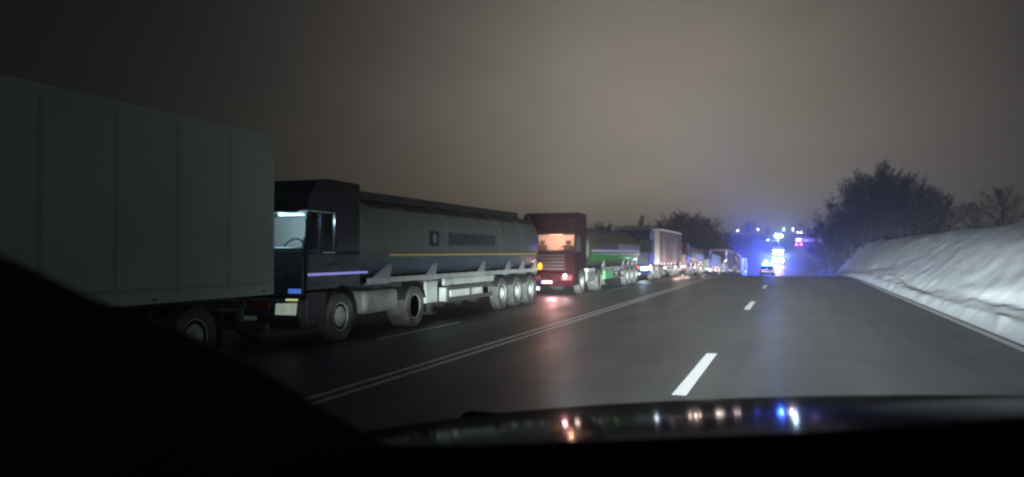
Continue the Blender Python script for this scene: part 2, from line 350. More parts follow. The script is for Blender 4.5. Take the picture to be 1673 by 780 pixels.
def make_cab(root, m_paint_, H=3.3, W=2.5, interior=None, deflector=True, headlight=None, lit=True, upper=None, grille_mat=None):
    hw = W / 2; wz0, wz1 = 1.88, min(2.72, H - .62)
    b = MB()
    b.box(-hw + .05, hw - .05, .0, .10, 1.02, wz0)                     # front panel
    b.box(-hw, -hw + .06, .10, 2.15, 1.12, wz0); b.box(hw - .06, hw, .10, 2.15, 1.12, wz0)   # lower sides
    for s in (-1, 1):
        x0, x1 = (hw - .06, hw) if s > 0 else (-hw, -hw + .06)
        b.box(x0, x1, 1.15, 2.15, wz0 + .001, wz1)                       # rear side above the waist
        b.box(x0, x1, .62, .70, wz0 + .001, wz1)                          # quarter-light bar
        b.poly([(x0, .02, wz0), (x0, .13, wz0), (x0, .28, wz1), (x0, .17, wz1)], (x1 - x0, 0, 0))
    b.box(-hw + .06, hw - .06, 2.09, 2.15, 1.12, wz1)                  # rear wall
    b.box(-hw + .06, hw - .06, .10, 2.09, 1.12, 1.18)                  # floor
    prof = [(0.10, wz1 + .002), (0.12, wz1 + .12), (.24, H - .30), (.50, H - .06), (.9, H), (2.15, H - .02), (2.15, wz1 + .002)]
    b.poly([(-hw, y, z) for y, z in prof], (W, 0, 0))
    b.build('cab_body', m_paint_, root, bev=.03)
    # sun visor
    MB().poly([(-hw + .1, -.02, wz1 + .10), (-hw + .1, -.16, wz1 - .02), (-hw + .1, -.14, wz1 - .05), (-hw + .1, .10, wz1 + .06)], (W - .2, 0, 0)).build('sun_visor', m_black, root)
    # windshield and windows
    a = MB(); a.poly([(-hw + .07, .065, wz0 + .01), (-hw + .07, .075, wz0 + .01), (-hw + .07, .225, wz1 - .01), (-hw + .07, .215, wz1 - .01)], (W - .14, 0, 0)); a.build('windshield', m_glass, root)
    for s in (-1, 1):
        xx = s * (hw - .035)
        d = MB(); d.box(xx - .005, xx + .005, .72, 1.14, wz0 + .01, wz1 - .01)
        d.poly([(xx - .005, .15, wz0 + .01), (xx - .005, .61, wz0 + .01), (xx - .005, .61, wz1 - .01), (xx - .005, .29, wz1 - .01)], (.01, 0, 0))
        d.build('side_window', m_glass, root)
        # door with handle
        dr = MB().box(s * hw if s > 0 else -hw - .012, s * hw + .012 if s > 0 else -hw, .14, 1.12, 1.20, wz0 - .02).build('door', m_paint_, root, bev=.006)
        MB().box(s * (hw + .03) - .02, s * (hw + .03) + .02, .92, 1.08, 1.62, 1.66).build('handle', m_black, dr)
        # mirror
        mr = MB(); mr.box(s * (hw + .20) - .10, s * (hw + .20) + .10, -.12, .0, 1.95, 2.55); mr.tube([(s * hw, .12, 2.62), (s * (hw + .2), -.06, 2.62), (s * (hw + .2), -.06, 2.5)], .018); mr.tube([(s * hw, .12, 1.92), (s * (hw + .2), -.06, 1.90)], .018)
        mr.build('mirror', m_black, root, bev=.03)
        # steps and wheel arch
        st = MB(); st.box(s * (hw - .35) - .0 if s > 0 else -hw, hw if s > 0 else -hw + .35, .12, .80, .42, 1.10)
        st.build('step', m_paint_ if s > 0 else m_black, root, bev=.02)
        ar = MB(); pr = []
        for k in range(0, 13):
            an = math.pi * k / 12; pr.append((1.40 - .63 * math.cos(an), .52 + .63 * math.sin(an)))
        for (y0, z0), (y1, z1) in zip(pr, pr[1:]):
            x0 = hw - .42 if s > 0 else -hw - .0; ar.poly([(x0, y0, z0), (x0, y1, z1), (x0, y1, z1 + .04), (x0, y0, z0 + .04)], (.42, 0, 0))
        ar.build('mudguard', m_black, root)
        wheel(root, s * (hw - .02), 1.40, sgn=s)
    # bumper, grille, plate
    MB().poly([(-hw, -.10, .38), (-hw, -.16, .60), (-hw, -.10, .98), (-hw, .12, .98), (-hw, .12, .38)], (W, 0, 0)).build('bumper', m_paint_, root, bev=.04)
    g = MB()
    for k in range(5): g.box(-hw + .45, hw - .45, -.035, .0, 1.10 + .15 * k, 1.19 + .15 * k)
    g.build('grille', grille_mat or m_chassis, root, bev=.01)
    pl = MB().box(-.26, .26, -.175, -.155, .50, .62).build('number_plate', m_white, root)
    MB().box(-.26, -.21, -.178, -.1755, .502, .618).build('plate_band', mat('plate_blue', (.02, .05, .4), .5), pl)
    for s in (-1, 1):
        c = s * (hw - .32)
        hm = m_lens
        if headlight: hm = headlight
        h = MB().poly([(c - .24, -.165, .66), (c + .24, -.165, .66), (c + .24, -.145, .90), (c - .24, -.145, .88)], (0, .05, 0)).build('headlight', hm, root, bev=.01)
        MB().lathe([(-.03, 0), (-.03, .075), (0, .085)], (c, -.165, .77), axis='y', n=16).build('lens', hm, h, smooth=True)
        if upper:
            MB().box(c - .02, c + .26, -.05, -.005, 1.08, 1.17).build('marker_lamp', upper[0], root, bev=.01)
            MB().box(c - .02, c + .25, -.13, -.09, .94, .975).build('marker_lamp', upper[1], root, bev=.008)
    if deflector:
        b = MB().poly([(-hw + .2, .7, H + .01), (-hw + .2, 2.05, H + .35), (-hw + .2, 2.12, H + .35), (-hw + .2, 2.12, H + .01)], (W - .4, 0, 0)); b.build('roof_deflector', m_paint_, root, bev=.03)
    # inside
    im = mat('cab_trim_' + ('pale' if interior else 'dark'), (.42, .36, .32) if interior else (.06, .06, .06), .8, var=.15)
    c = MB(); c.box(-hw + .07, hw - .07, 2.02, 2.08, 1.2, wz1 - .01); c.box(-hw + .07, hw - .07, 1.35, 2.02, 1.5, 1.72); c.build('bunk', im, root, bev=.03)
    ds = MB().poly([(-hw + .08, .12, 1.2), (-hw + .08, .13, 1.98), (-hw + .08, .30, 2.0), (-hw + .08, .48, 1.86), (-hw + .08, .45, 1.2)], (W - .16, 0, 0)); ds.build('dashboard', m_black, root, bev=.02)
    sw = MB(); cpt = Vector((.62, .52, 1.98)); rg = []
    for k in range(17):
        a_ = 2 * math.pi * k / 16; rg.append(cpt + Vector((.23 * math.cos(a_), .13 * math.sin(a_) , .19 * math.sin(a_))))
    sw.tube(rg, .018, n=6, cap=False); sw.tube([cpt + Vector((-.22, 0, 0)), cpt + Vector((.22, 0, 0))], .02, n=6); sw.tube([cpt, cpt + Vector((0, -.1, -.25))], .04, n=6)
    sw.build('steering_wheel', m_black, root)
    for sx in (-.62, .62):
        s_ = MB(); s_.box(sx - .25, sx + .25, .78, 1.26, 1.45, 1.62); s_.box(sx - .24, sx + .24, 1.18, 1.32, 1.6, 2.22); s_.box(sx - .13, sx + .13, 1.20, 1.30, 2.24, 2.42); s_.build('seat', m_seat, root, bev=.05)
    if interior:
        col, pw = interior
        MB().box(-.30, .30, 1.3, 1.42, wz1 - .03, wz1 - .004).build('cab_lamp', emis('cab_lamp_glow_%d' % int(pw), col, 4), root)
        lamp('cab_light', 'POINT', (0, .95, wz1 - .14), pw, col, root, rad=.10)

def make_tractor(root, m_paint_, tanks=True):
    b = MB()
    for s in (-1, 1): b.box(s * .42 - .05, s * .42 + .05, .2, 6.0, .72, .98)
    for y in (2.6, 3.8, 5.9): b.box(-.4, .4, y, y + .12, .74, .96)
    b.box(-.7, .7, 4.1, 5.2, .99, 1.12)
    b.build('tractor_chassis', m_chassis, root)
    for s in (-1, 1):
        wheel(root, s * 1.25, 4.9, dual=True, sgn=s)
        MB().box(*( (.62, 1.22) if s > 0 else (-1.22, -.62)), 2.45, 4.05, .48, 1.02).build('fuel_tank', m_fueltank, root, bev=.10)
        ar = MB(); pr = []
        for k in range(0, 9):
            an = math.pi * (k / 8 * .8 + .1); pr.append((4.9 - .62 * math.cos(an), .52 + .60 * math.sin(an)))
        for (y0, z0), (y1, z1) in zip(pr, pr[1:]):
            x0 = .66 if s > 0 else -1.26; ar.poly([(x0, y0, z0), (x0, y1, z1), (x0, y1, z1 + .03), (x0, y0, z0 + .03)], (.6, 0, 0))
        ar.build('mudguard', m_black, root)

def trailer_gear(root, yf, L_, axles, mud=m_black, guard_y=None, zf=1.0, tail=None, bump=None):
    b = MB()
    for s in (-1, 1): b.box(s * .5 - .06, s * .5 + .06, yf + .2, L_ - .1, zf - .12, zf + .14)
    y = yf + .6
    while y < L_ - .3: b.box(-1.15, 1.15, y, y + .08, zf - .02, zf + .10); y += 1.1
    b.build('trailer_chassis', m_chassis, root)
    for y in axles:
        for s in (-1, 1): wheel(root, s * 1.25, y, sgn=s)
        MB().tube([(-1.0, y, .52), (1.0, y, .52)], .06).build('axle', m_chassis, root)
    for s in (-1, 1):
        lg = MB(); lg.box(s * 1.02 - .07, s * 1.02 + .07, yf + 3.55, yf + 3.69, .28, zf); lg.box(s * 1.02 - .14, s * 1.02 + .14, yf + 3.48, yf + 3.76, .22, .28); lg.build('landing_leg', m_chassis, root)
        g0_, g1_ = guard_y or (yf + 4.4, axles[0] - .75)
        gd = MB(); gd.box(s * 1.20 - .015, s * 1.20 + .015, g0_, g1_, .50, .62); gd.box(s * 1.20 - .015, s * 1.20 + .015, g0_, g1_, .82, .94)
        for yy in (g0_ + .1, (g0_ + g1_) / 2, g1_ - .16): gd.box(s * 1.16 - .03, s * 1.16 + .025, yy, yy + .08, .48, zf + .05)
        gd.build('side_guard', m_guard, root)
    r = MB(); r.box(-1.2, 1.2, L_ - .14, L_ - .02, .44, .58)
    for s in (-1, 1): r.box(s * .6 - .05, s * .6 + .05, L_ - .13, L_ - .05, .58, zf)
    r.build('rear_bumper', bump or m_white, root)
    for s in (-1, 1): MB().box(s * .95 - .22, s * .95 + .22, L_ - .01, L_ + .03, .86, .98).build('tail_light', tail or m_red, root, bev=.008)
    for s in (-1, 1): MB().box(s * 1.0 - .25, s * 1.0 + .25, axles[-1] + .62, axles[-1] + .64, .28, .9).build('mud_flap', m_black, root)

def tank_ring(y, hw, hh, zc, n=36, e=2.7, s=1.0):
    pts = []
    for k in range(n):
        a = 2 * math.pi * k / n; c, s_ = math.cos(a), math.sin(a)
        pts.append((hw * s * math.copysign(abs(c) ** (2 / e), c), y, zc + hh * s * math.copysign(abs(s_) ** (2 / e), s_)))
    return pts
def tank_x(z, hw, hh, zc, e=2.7):
    v = min(1, abs(z - zc) / hh); return hw * (1 - v ** e) ** (1 / e)
def side_strip(name, m, root, y0, y1, zA, zB, hw, hh, zc, off=.006, n=5, sgn=1, slant=0, label=None):
    b = bmesh.new(); cols = max(1, int((y1 - y0) / 1.0)); g = []
    for i in range(n + 1):
        row = []
        for j in range(cols + 1):
            z = zA + (zB - zA) * i / n; y = y0 + (y1 - y0) * j / cols; zz = z + slant * j / cols
            row.append(b.verts.new((sgn * (tank_x(zz, hw, hh, zc) + off), y, zz)))
        g.append(row)
    for r0, r1 in zip(g, g[1:]):
        for i in range(cols): b.faces.new((r0[i], r0[i + 1], r1[i + 1], r1[i]))
    bmesh.ops.recalc_face_normals(b, faces=b.faces)
    me = bpy.data.meshes.new(name); b.to_mesh(me); b.free(); me.materials.append(m)
    o = bpy.data.objects.new(name, me); COL.objects.link(o); o.parent = root
    md = o.modifiers.new('thickness', 'SOLIDIFY'); md.thickness = .006; md.offset = -1
    if label: o['label'] = label
    return o
def make_tank(root, m_tank, y0, y1, zc, hh, hw=1.24, top=True):
    D = .28
    rings = [tank_ring(y0, hw, hh, zc, s=.80), tank_ring(y0 + .06, hw, hh, zc, s=.92), tank_ring(y0 + D, hw, hh, zc, s=1)]
    n = 8
    for i in range(1, n): rings.append(tank_ring(y0 + D + (y1 - y0 - 2 * D) * i / n, hw, hh, zc))
    rings += [tank_ring(y1 - D, hw, hh, zc), tank_ring(y1 - .06, hw, hh, zc, s=.92), tank_ring(y1, hw, hh, zc, s=.80)]
    t_ = MB().loft(rings).build('tank', m_tank, root, smooth=True)
    for i in range(1, 6):
        y = y0 + (y1 - y0) * i / 6
        MB().loft([tank_ring(y - .03, hw + .008, hh + .008, zc), tank_ring(y + .03, hw + .008, hh + .008, zc)]).build('seam_band', m_tank, t_, smooth=True)
    zt = zc + hh
    if top:
        wk = MB(); wk.box(-.62, .62, y0 + .5, y1 - 1.1, zt - .015, zt + .03)
        for s in (-1, 1):
            wk.box(s * .66 - .02, s * .66 + .02, y0 + .5, y1 - 1.1, zt - .06, zt + .14)
        wk.build('walkway', m_chassis, root)
        for i in range(4):
            y = y0 + 1.6 + (y1 - y0 - 3.6) * i / 3
            MB().lathe([(0, .27), (.10, .27), (.12, .30), (.16, .30), (.20, .1), (.20, 0)], (0, y, zt + .03), axis='z', n=20).build('manhole_lid', m_guard, root, smooth=True)
        ld = MB()
        for s in (-1, 1): ld.tube([(s * .22 + .6, y1 + .05, .9), (s * .22 + .6, y1 + .05, zt - .15), (s * .22 + .6, y1 - .5, zt + .16)], .02, n=6)
        z = 1.1
        while z < zt - .2: ld.tube([(.38, y1 + .05, z), (.82, y1 + .05, z)], .014, n=6); z += .3
        ld.build('ladder', m_guard, root)
    return t_

def saddle(root, y, zt, wide, m):          # tapered white bracket carrying the tank above the frame
    for s in (-1, 1):
        xa = s * 1.19
        MB().poly([(xa, y - wide, 1.14), (xa, y + wide * .55, 1.14), (xa, y + wide * .75, zt), (xa, y + wide * .45, zt)], (-s * .05, 0, 0)).build('tank_bracket', m, root, bev=.008)

XL = -10.3
QUEUE = 'lorries queueing in the opposite lane'
def lorry(name, label, Y0, cat='lorry', x=XL, rz=0, zofs=0):
    mid = Y0 + 8
    za, zb = road_z(Y0 + 1.4), road_z(Y0 + 14)
    o = empty(name, (x, Y0, za - (zb - za) / 12.6 * 1.4 + .003), (math.atan((zb - za) / 12.6), 0, rz))
    tag(o, label, cat, QUEUE); return o
def box_body(root, m, y0, y1, z0, z1, W=2.5, curtain=True, strip=None, rail=None):
    hw = W / 2
    b = MB().box(-hw, hw, y0, y1, z0, z1).build('cargo_box', m, root, bev=.025)
    f = MB()
    for s in (-1, 1):
        f.box(*((hw, hw + .02) if s > 0 else (-hw - .02, -hw)), y0, y1, z0, z0 + .12)
        f.box(*((hw, hw + .02) if s > 0 else (-hw - .02, -hw)), y0, y1, z1 - .10, z1)
        for y in (y0, y1 - .10): f.box(*((hw, hw + .018) if s > 0 else (-hw - .018, -hw)), y, y + .10, z0 + .12, z1 - .10)
    f.build('frame_rail', rail or m_guard, root)
    if curtain:
        c = MB(); n = int((y1 - y0) / .65)
        for i in range(1, n):
            y = y0 + (y1 - y0) * i / n
            for s in (-1, 1): c.box(*((hw, hw + .008) if s > 0 else (-hw - .008, -hw)), y - .022, y + .022, z0 - .1, z0 + .55)
        c.build('curtain_strap', m_chassis, root)
    d = MB()
    for s in (-1, 1):
        d.box(s * .60 - .585, s * .60 + .585, y1, y1 + .03, z0 + .08, z1 - .08)
        for q in (-.3, .3): d.tube([(s * .6 + q, y1 + .05, z0 + .05), (s * .6 + q, y1 + .05, z1 - .1)], .016, n=6)
    d.build('rear_door', m, root)
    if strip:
        MB().box(hw + .021, hw + .034, y0 + .05, y1 - .05, z1 - .09, z1 - .02).build('glowing_tape', strip, root)  # reflective tape along the top rail, given its own glow

m_strip = emis('tape_glow_white', (1, .86, .84), .85)  # emission imitates headlight thrown back by reflective tape
m_strip2 = emis('tape_glow_dim', (1, .88, .86), .42)

# 1 -- nearest lorry: pale box, dark against us
m_box1 = mat('weathered_grey_box', (.64, .70, .67), .6, var=.12, scale=.6, dirt=.35, dirtcol=(.42, .45, .42))
t1 = lorry('box_lorry', 'plain dull grey box lorry nearest on the left, filling the left of the photo', -3.7)
make_cab(t1, mat('dark_grey_cab', (.05, .05, .055), .35, coat=.5), H=3.3)
make_tractor(t1, None)
trailer_gear(t1, 2.7, 16.1, (11.4, 12.75, 14.1), guard_y=(7, 10.6), zf=.92, tail=m_red_off, bump=m_chassis)
box_body(t1, m_box1, 2.8, 16.1, 1.12, 4.05, curtain=False, rail=m_box1)

sm_ = MB()
for i in range(1, 11):
    y = 2.8 + 13.3 * i / 11
    sm_.box(1.25, 1.256, y - .03, y + .03, 1.26, 3.93)
sm_.box(1.25, 1.262, 2.85, 16.05, 1.30, 1.36)
sm_.build('panel_seam', mat('dull_seam_metal', (.52, .57, .545), .55, var=.15, dirt=.4, dirtcol=(.36, .39, .37)), t1)
for y in (4.5, 7.4, 10.3, 13.2, 15.8): MB().box(1.252, 1.275, y - .06, y + .06, 1.16, 1.20).build('side_lamp', mat('amber_lens', (.35, .14, .02), .3), t1)

# 2 -- tanker with the dark cab
m_cab2 = mat('near_black_cab', (.016, .014, .020), .35, coat=.4, var=.2)
m_tank2 = mat('grey_tank_paint', (.165, .182, .172), .42, var=.10, scale=.8, dirt=.4, dirtcol=(.12, .135, .13))
m_tank2b = mat('blue_grey_tank_paint', (.17, .22, .29), .45, var=.15, scale=1.2, dirt=.4, dirtcol=(.15, .18, .20))
t2 = lorry('tanker_lorry', 'grey tanker with yellow side stripe and near-black cab with bluish lit windows', 13.4, 'tanker')
m_head2 = mat('headlight_pale', (.5, .55, .45), .3, emit=(.75, .9, .75), es=.22)
make_cab(t2, m_cab2, H=3.42, interior=((.50, .82, 1.0), 60), deflector=False, headlight=m_head2, upper=(emis('blue_marker_glow', (.10, .25, .9), .55), emis('yellow_marker_glow', (.9, .9, .4), .6)))
make_tractor(t2, None)
L2 = 15.7; zc2, hh2 = 2.23, .97
make_tank(t2, m_tank2, 2.45, L2 - .05, zc2, hh2)
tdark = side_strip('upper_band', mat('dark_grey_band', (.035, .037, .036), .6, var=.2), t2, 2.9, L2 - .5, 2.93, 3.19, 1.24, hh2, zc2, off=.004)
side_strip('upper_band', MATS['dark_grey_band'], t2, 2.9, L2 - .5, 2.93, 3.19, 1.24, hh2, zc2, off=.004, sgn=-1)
for sg in (1, -1):
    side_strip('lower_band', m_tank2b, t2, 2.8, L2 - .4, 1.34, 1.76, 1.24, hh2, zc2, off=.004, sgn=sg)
    side_strip('yellow_stripe', m_yellow, t2, 3.6, L2 - .5, 1.80, 1.845, 1.24, hh2, zc2, off=.010, n=1, sgn=sg)
    pn = side_strip('name_panel', mat('faded_name_panel', (.085, .095, .11), .5, var=.3, scale=3), t2, 6.95, 10.7, 2.07, 2.44, 1.24, hh2, zc2, off=.006, sgn=sg)
    lt = MB(); rr_ = random.Random(3); y = 7.1                       # worn, unreadable row of dark lettering
    while y < 10.5:
        wd_ = rr_.uniform(.10, .24); x = sg * (1.24 + .012)
        lt.box(min(x, x + sg * .004), max(x, x + sg * .004), y, y + .05, 2.13, 2.37)
        if rr_.random() < .8: lt.box(min(x, x + sg * .004), max(x, x + sg * .004), y + .05, y + wd_, 2.32, 2.37)
        if rr_.random() < .6: lt.box(min(x, x + sg * .004), max(x, x + sg * .004), y + .05, y + wd_, 2.13, 2.18)
        y += wd_ + .12
    lt.build('lettering', m_text, pn)
    em = side_strip('emblem', m_text, t2, 5.75, 6.35, 2.06, 2.46, 1.24, hh2, zc2, off=.007, sgn=sg)
    MB().lathe([(0, .13), (.006, .13)], (sg * 1.253, 6.05, 2.26), n=20, sgn=sg).build('emblem_disc', m_tank2b, em)
trailer_gear(t2, 2.6, L2, (11.4, 12.9, 14.4), guard_y=(7.0, 10.5), zf=1.06, tail=m_red_off)
for y, wd in ((3.2, .9), (5.95, .62), (9.6, .55), (12.05, .5), (13.55, .5), (15.0, .42)): saddle(t2, y, 1.60, wd * .85, mat('grey_bracket', (.34, .38, .42), .55, var=.2, dirt=.5, dirtcol=(.16, .17, .18)))
for s in (-1, 1):
    x0, x1 = (1.16, 1.24) if s > 0 else (-1.24, -1.16)
    MB().box(x0, x1, 5.55, 6.25, .55, 1.12).build('skirt_panel', m_white, t2, bev=.01)
    MB().box(x0 - .02 * s, x1 - .02 * s, 6.75, 10.6, .97, 1.16).build('skirt_panel', m_white, t2, bev=.01)
    MB().box(*((.75, 1.12) if s > 0 else (-1.12, -.75)), 7.4, 9.9, .48, .88).build('hose_locker', m_white, t2, bev=.02)
    MB().poly([(1.15 * s, 2.6, 1.17), (1.15 * s, 2.6, 1.30), (1.15 * s, 15.3, 1.30), (1.15 * s, 15.3, 1.17)], (.06 * s, 0, 0)).build('skirt_panel', m_white, t2, bev=.01)
    fl = MB()
    for yc in (11.4, 12.9, 14.4):
        for k in range(8):
            a0, a1 = R(25 + 130 * k / 8), R(25 + 130 * (k + 1) / 8); x_ = .92 if s > 0 else -1.26
            fl.poly([(x_, yc - .60 * math.cos(a0), .52 + .58 * math.sin(a0)), (x_, yc - .60 * math.cos(a1), .52 + .58 * math.sin(a1)), (x_, yc - .60 * math.cos(a1), .55 + .58 * math.sin(a1)), (x_, yc - .60 * math.cos(a0), .55 + .58 * math.sin(a0))], (.34, 0, 0))
    fl.build('mudguard', m_black, t2)
MB().box(1.264, 1.274, .10, 2.44, 1.42, 1.47).build('side_strip', m_blue_tape, t2)
al = MB().lathe([(0, .06), (.04, .13), (.10, .12), (.14, .05), (.145, 0)], (1.25, L2 - .42, 1.36), n=18).build('side_lamp', m_amber, t2, smooth=True)
lamp('side_light', 'POINT', (1.5, L2 - .42, 1.36), 1.5, (1, .5, .08), t2, rad=.08)

# 3 -- red cab, green tanker
m_cab3 = mat('dark_red_cab', (.020, .001, .003), .6, coat=0, spec=.08, var=.12)
t3 = lorry('tanker_lorry', 'green tanker with dark red cab and warm orange-lit windscreen', 34.0, 'tanker')
make_cab(t3, m_cab3, headlight=m_red_off, H=3.68, interior=((1.0, .42, .26), 190), deflector=False)
make_tractor(t3, None)
L3 = 16.4; m_green = mat('green_tank_paint', (.03, .36, .07), .35, var=.25, scale=1.5, dirt=.4); m_olive = mat('olive_tank_paint', (.075, .075, .045), .5, var=.2)
make_tank(t3, m_olive, 3.0, L3, 2.05, .87, top=True)
for sg in (1, -1):
    side_strip('lower_band', m_green, t3, 3.3, L3 - .5, 1.24, 1.86, 1.24, .87, 2.05, off=.005, sgn=sg)
    side_strip('silver_stripe', mat('silver_reflective_tape', (.85, .87, .9), .3, emit=None), t3, 3.2, L3 - .5, 1.92, 2.00, 1.24, .87, 2.05, off=.012, n=1, sgn=sg)
    side_strip('pale_panel', mat('pale_pink_panel', (.42, .34, .33), .5), t3, 9.5, L3 - .5, 2.03, 2.34, 1.24, .87, 2.05, off=.008, sgn=sg)
trailer_gear(t3, 3.0, L3, (11.8, 13.2, 14.6), zf=1.0)
for y in (6.0, 11.1, 12.5, 13.9, 15.2): saddle(t3, y, 1.45, .35, m_white)
MB().box(.8, 1.22, 6.2, 8.2, .5, .95).build('skirt_panel', mat('green_locker', (.05, .30, .07), .4), t3, bev=.03)
MB().box(1.0, 1.24, 2.5, 3.9, .98, 1.12).build('skirt_panel', m_white, t3)

# 4 -- blue-black cab, pale curtain trailer
m_cab4 = mat('dark_blue_cab', (.008, .014, .06), .3, coat=.7)
m_curt4 = mat('pale_pink_curtain', (.46, .38, .37), .6, var=.10, scale=.7, dirt=.3, dirtcol=(.25, .2, .2))
t4 = lorry('curtain_lorry', 'tall pale curtain-sided lorry with dark blue cab behind the green tanker', 53.4)
m_blue_led = emis('blue_white_lamp', (.45, .7, 1.0), 6)
make_cab(t4, m_cab4, H=3.4, headlight=m_blue_led)
make_tractor(t4, None)
trailer_gear(t4, 4.2, 16.4, (11.6, 13.0, 14.4), zf=.9)
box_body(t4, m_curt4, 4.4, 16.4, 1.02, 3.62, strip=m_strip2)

# 5 -- dark red cab with pale round tank
m_warm_h = emis('warm_headlight', (1, .86, .78), 5)
t5 = lorry('tanker_lorry', 'small olive tanker with dark maroon cab, behind the pale curtain-sided lorry', 73.4, 'tanker')
make_cab(t5, mat('maroon_cab', (.10, .012, .02), .4, coat=.5), H=2.95, deflector=False)
make_tractor(t5, None)
make_tank(t5, mat('olive_grey_tank', (.16, .16, .11), .45), 2.9, 15.6, 1.98, .82, hw=1.22)
side_strip('pale_panel', m_white, t5, 8.0, 12.2, 1.75, 2.05, 1.22, .82, 1.98, off=.01)
trailer_gear(t5, 2.9, 15.7, (11.2, 12.6, 14.0), zf=.96)
for y in (5.4, 7.5, 10.5, 12.0, 13.3): saddle(t5, y, 1.5, .35, m_white)

# 6 -- dark tipper
t6 = lorry('tipper_lorry', 'dark grey tipper lorry with low body between olive tanker and tall trailers', 94.5)
make_cab(t6, mat('slate_cab', (.03, .035, .05), .4, coat=.5), H=3.1, deflector=False)
make_tractor(t6, None)
m_tip = mat('slate_tipper', (.07, .075, .10), .5, dirt=.4)
bb = MB(); bb.poly([(-1.22, 3.2, 1.1), (-1.22, 2.95, 2.7), (-1.22, 15.6, 2.7), (-1.22, 15.8, 1.1)], (2.44, 0, 0)); bb.build('tipper_body', m_tip, t6, bev=.03)
rb = MB()
for i in range(9):
    y = 3.8 + i * 1.35
    for s in (-1, 1): rb.box(*((1.22, 1.27) if s > 0 else (-1.27, -1.22)), y, y + .10, 1.15, 2.68)
rb.build('body_rib', m_tip, t6)
trailer_gear(t6, 3.0, 15.8, (11.2, 12.6, 14.0), zf=.92)
for y in (4.5, 7.5, 10.0, 12.0): saddle(t6, y, 1.45, .35, m_white)

# 7, 8, 9 -- tall trailers dipping behind the crest
m_curt7 = mat('mauve_curtain', (.30, .25, .28), .6, var=.1)
m_curt8 = mat('violet_grey_curtain', (.050, .038, .050), .6, var=.1)
specs = [(118.0, 'tall pale mauve curtain-sided lorry with bright top edge behind the dark tipper', m_curt7, 3.95, (.05, .05, .06)),
         (138.5, 'dark violet curtain-sided lorry with lit top edge, second last of the queue', m_curt8, 3.95, (.08, .02, .02)),
         (158.5, 'last lorry of the queue, hidden down the slope behind the dark violet one', m_curt8, 3.6, (.03, .05, .03))]
for Y0, lab, mm, hz, cc in specs:
    tt = lorry('curtain_lorry', lab, Y0)
    make_cab(tt, mat('cab_paint_%d' % int(Y0), cc, .4, coat=.5), H=3.4)
    make_tractor(tt, None)
    trailer_gear(tt, 2.9, 16.3, (11.6, 13.0, 14.4), zf=.9)
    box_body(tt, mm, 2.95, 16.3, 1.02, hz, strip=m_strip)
    for k, y in enumerate((4.5, 7.2, 9.8, 12.4)):
        MB().lathe([(0, .09), (.03, .08), (.05, 0)], (1.26, y, .98), n=12).build('side_lamp', emis('warm_side_lamp', (1, .78, .66), 4), tt)
# low side lamps, and the dipped headlamps of each queueing lorry
for tt, ys_ in ((t4, (5.2, 6.6, 8.4, 10.2, 12.2, 15.5)), (t5, (3.2, 6.8, 9.6, 12.9)), (t6, (3.4, 6.0, 8.6, 11.0, 13.4))):
    for y in ys_:
        MB().lathe([(0, .08), (.03, .07), (.05, 0)], (1.245, y, 1.07), n=12).build('side_lamp', emis('warm_side_lamp', (1, .78, .66), 4), tt)
for tt, pw, cl in ((t3, 26, (1, .75, .7)), (t4, 60, (.7, .85, 1)), (t5, 120, (1, .85, .75)), (t6, 160, (1, .82, .72))):
    lamp('headlight_beam', 'SPOT', (.9, -.35, .8), pw, cl, tt, aim=(.06, -1, -.05), size=80, blend=.9, rad=.1)
# spill from work lamps under the far trailers, warm and pinkish
for tt, y, pw, cl in ((t4, 6.5, 50, (1, .66, .60)), (t4, 12.0, 50, (1, .66, .6)), (t5, 5.5, 60, (1, .75, .7)), (t5, 11, 60, (1, .8, .72)), (t6, 6.0, 90, (1, .74, .72)), (t6, 12.0, 90, (1, .74, .72))):
    MB().box(1.30, 1.36, y - .08, y + .08, .70, .80).build('work_lamp', emis('work_lamp', (1, .8, .7), 10), tt)
    lamp('work_light', 'POINT', (2.2, y, .75), pw * 1.3, cl, tt, rad=.15)
# red cab: gleam on the front right corner
MB().lathe([(0, .08), (-.04, .06), (-.05, 0)], (.86, -.20, .86), axis='y', n=14).build('fog_lamp', emis('fog_lamp_white', (1, .9, .95), 4), t3)
lamp('fog_light', 'POINT', (.55, -1.1, .75), 110, (1, .45, .50), t3, rad=.1)

# ---------------------------------------------------------------- vehicles beyond the crest
def car(name, label, x, y, rz, paint, L_=4.5, W=1.8, H=1.45, lightbar=None, zofs=0, rear_on=True):
    o = empty(name, (x, y, road_z(y) + .003), (slope(y), 0, rz)); tag(o, label, 'car')
    hw = W / 2     # rear at y=0, front at y=L
    prof = [(0, .35), (-.02, .75), (.05, .98), (.55, 1.02), (1.1, 1.02), (L_ * .62, .98), (L_ - .35, .86), (L_, .66), (L_, .32)]
    MB().poly([(-hw, a, b_) for a, b_ in prof], (W, 0, 0)).build('body', paint, o, bev=.06)
    gp = [(.25, 1.0), (.75, H - .05), (1.1, H), (2.3, H), (2.6, H - .06), (3.25, .99)]
    MB().poly([(-hw + .12, a, b_) for a, b_ in gp], (W - .24, 0, 0)).build('cabin', mat('dark_glass', (.01, .012, .015), .1, coat=.5), o, bev=.05)
    MB().box(-hw + .16, hw - .16, .9, 2.4, H - .02, H + .012).build('roof', paint, o, bev=.02)
    for yy in (.85, L_ - .9):
        for s in (-1, 1): wheel(o, s * (hw - .01), yy, r=.32, wd=.2, sgn=s)
    for s in (-1, 1):
        MB().box(s * (hw - .22) - .16, s * (hw - .22) + .16, -.03, .05, .74, .88).build('tail_light', m_red, o, bev=.01)
        MB().box(s * (hw - .24) - .17, s * (hw - .24) + .17, L_ - .05, L_ + .015, .60, .74).build('headlight', m_lens, o, bev=.01)
    MB().box(-.26, .26, -.035, -.02, .52, .63).build('number_plate', m_white, o)
    return o
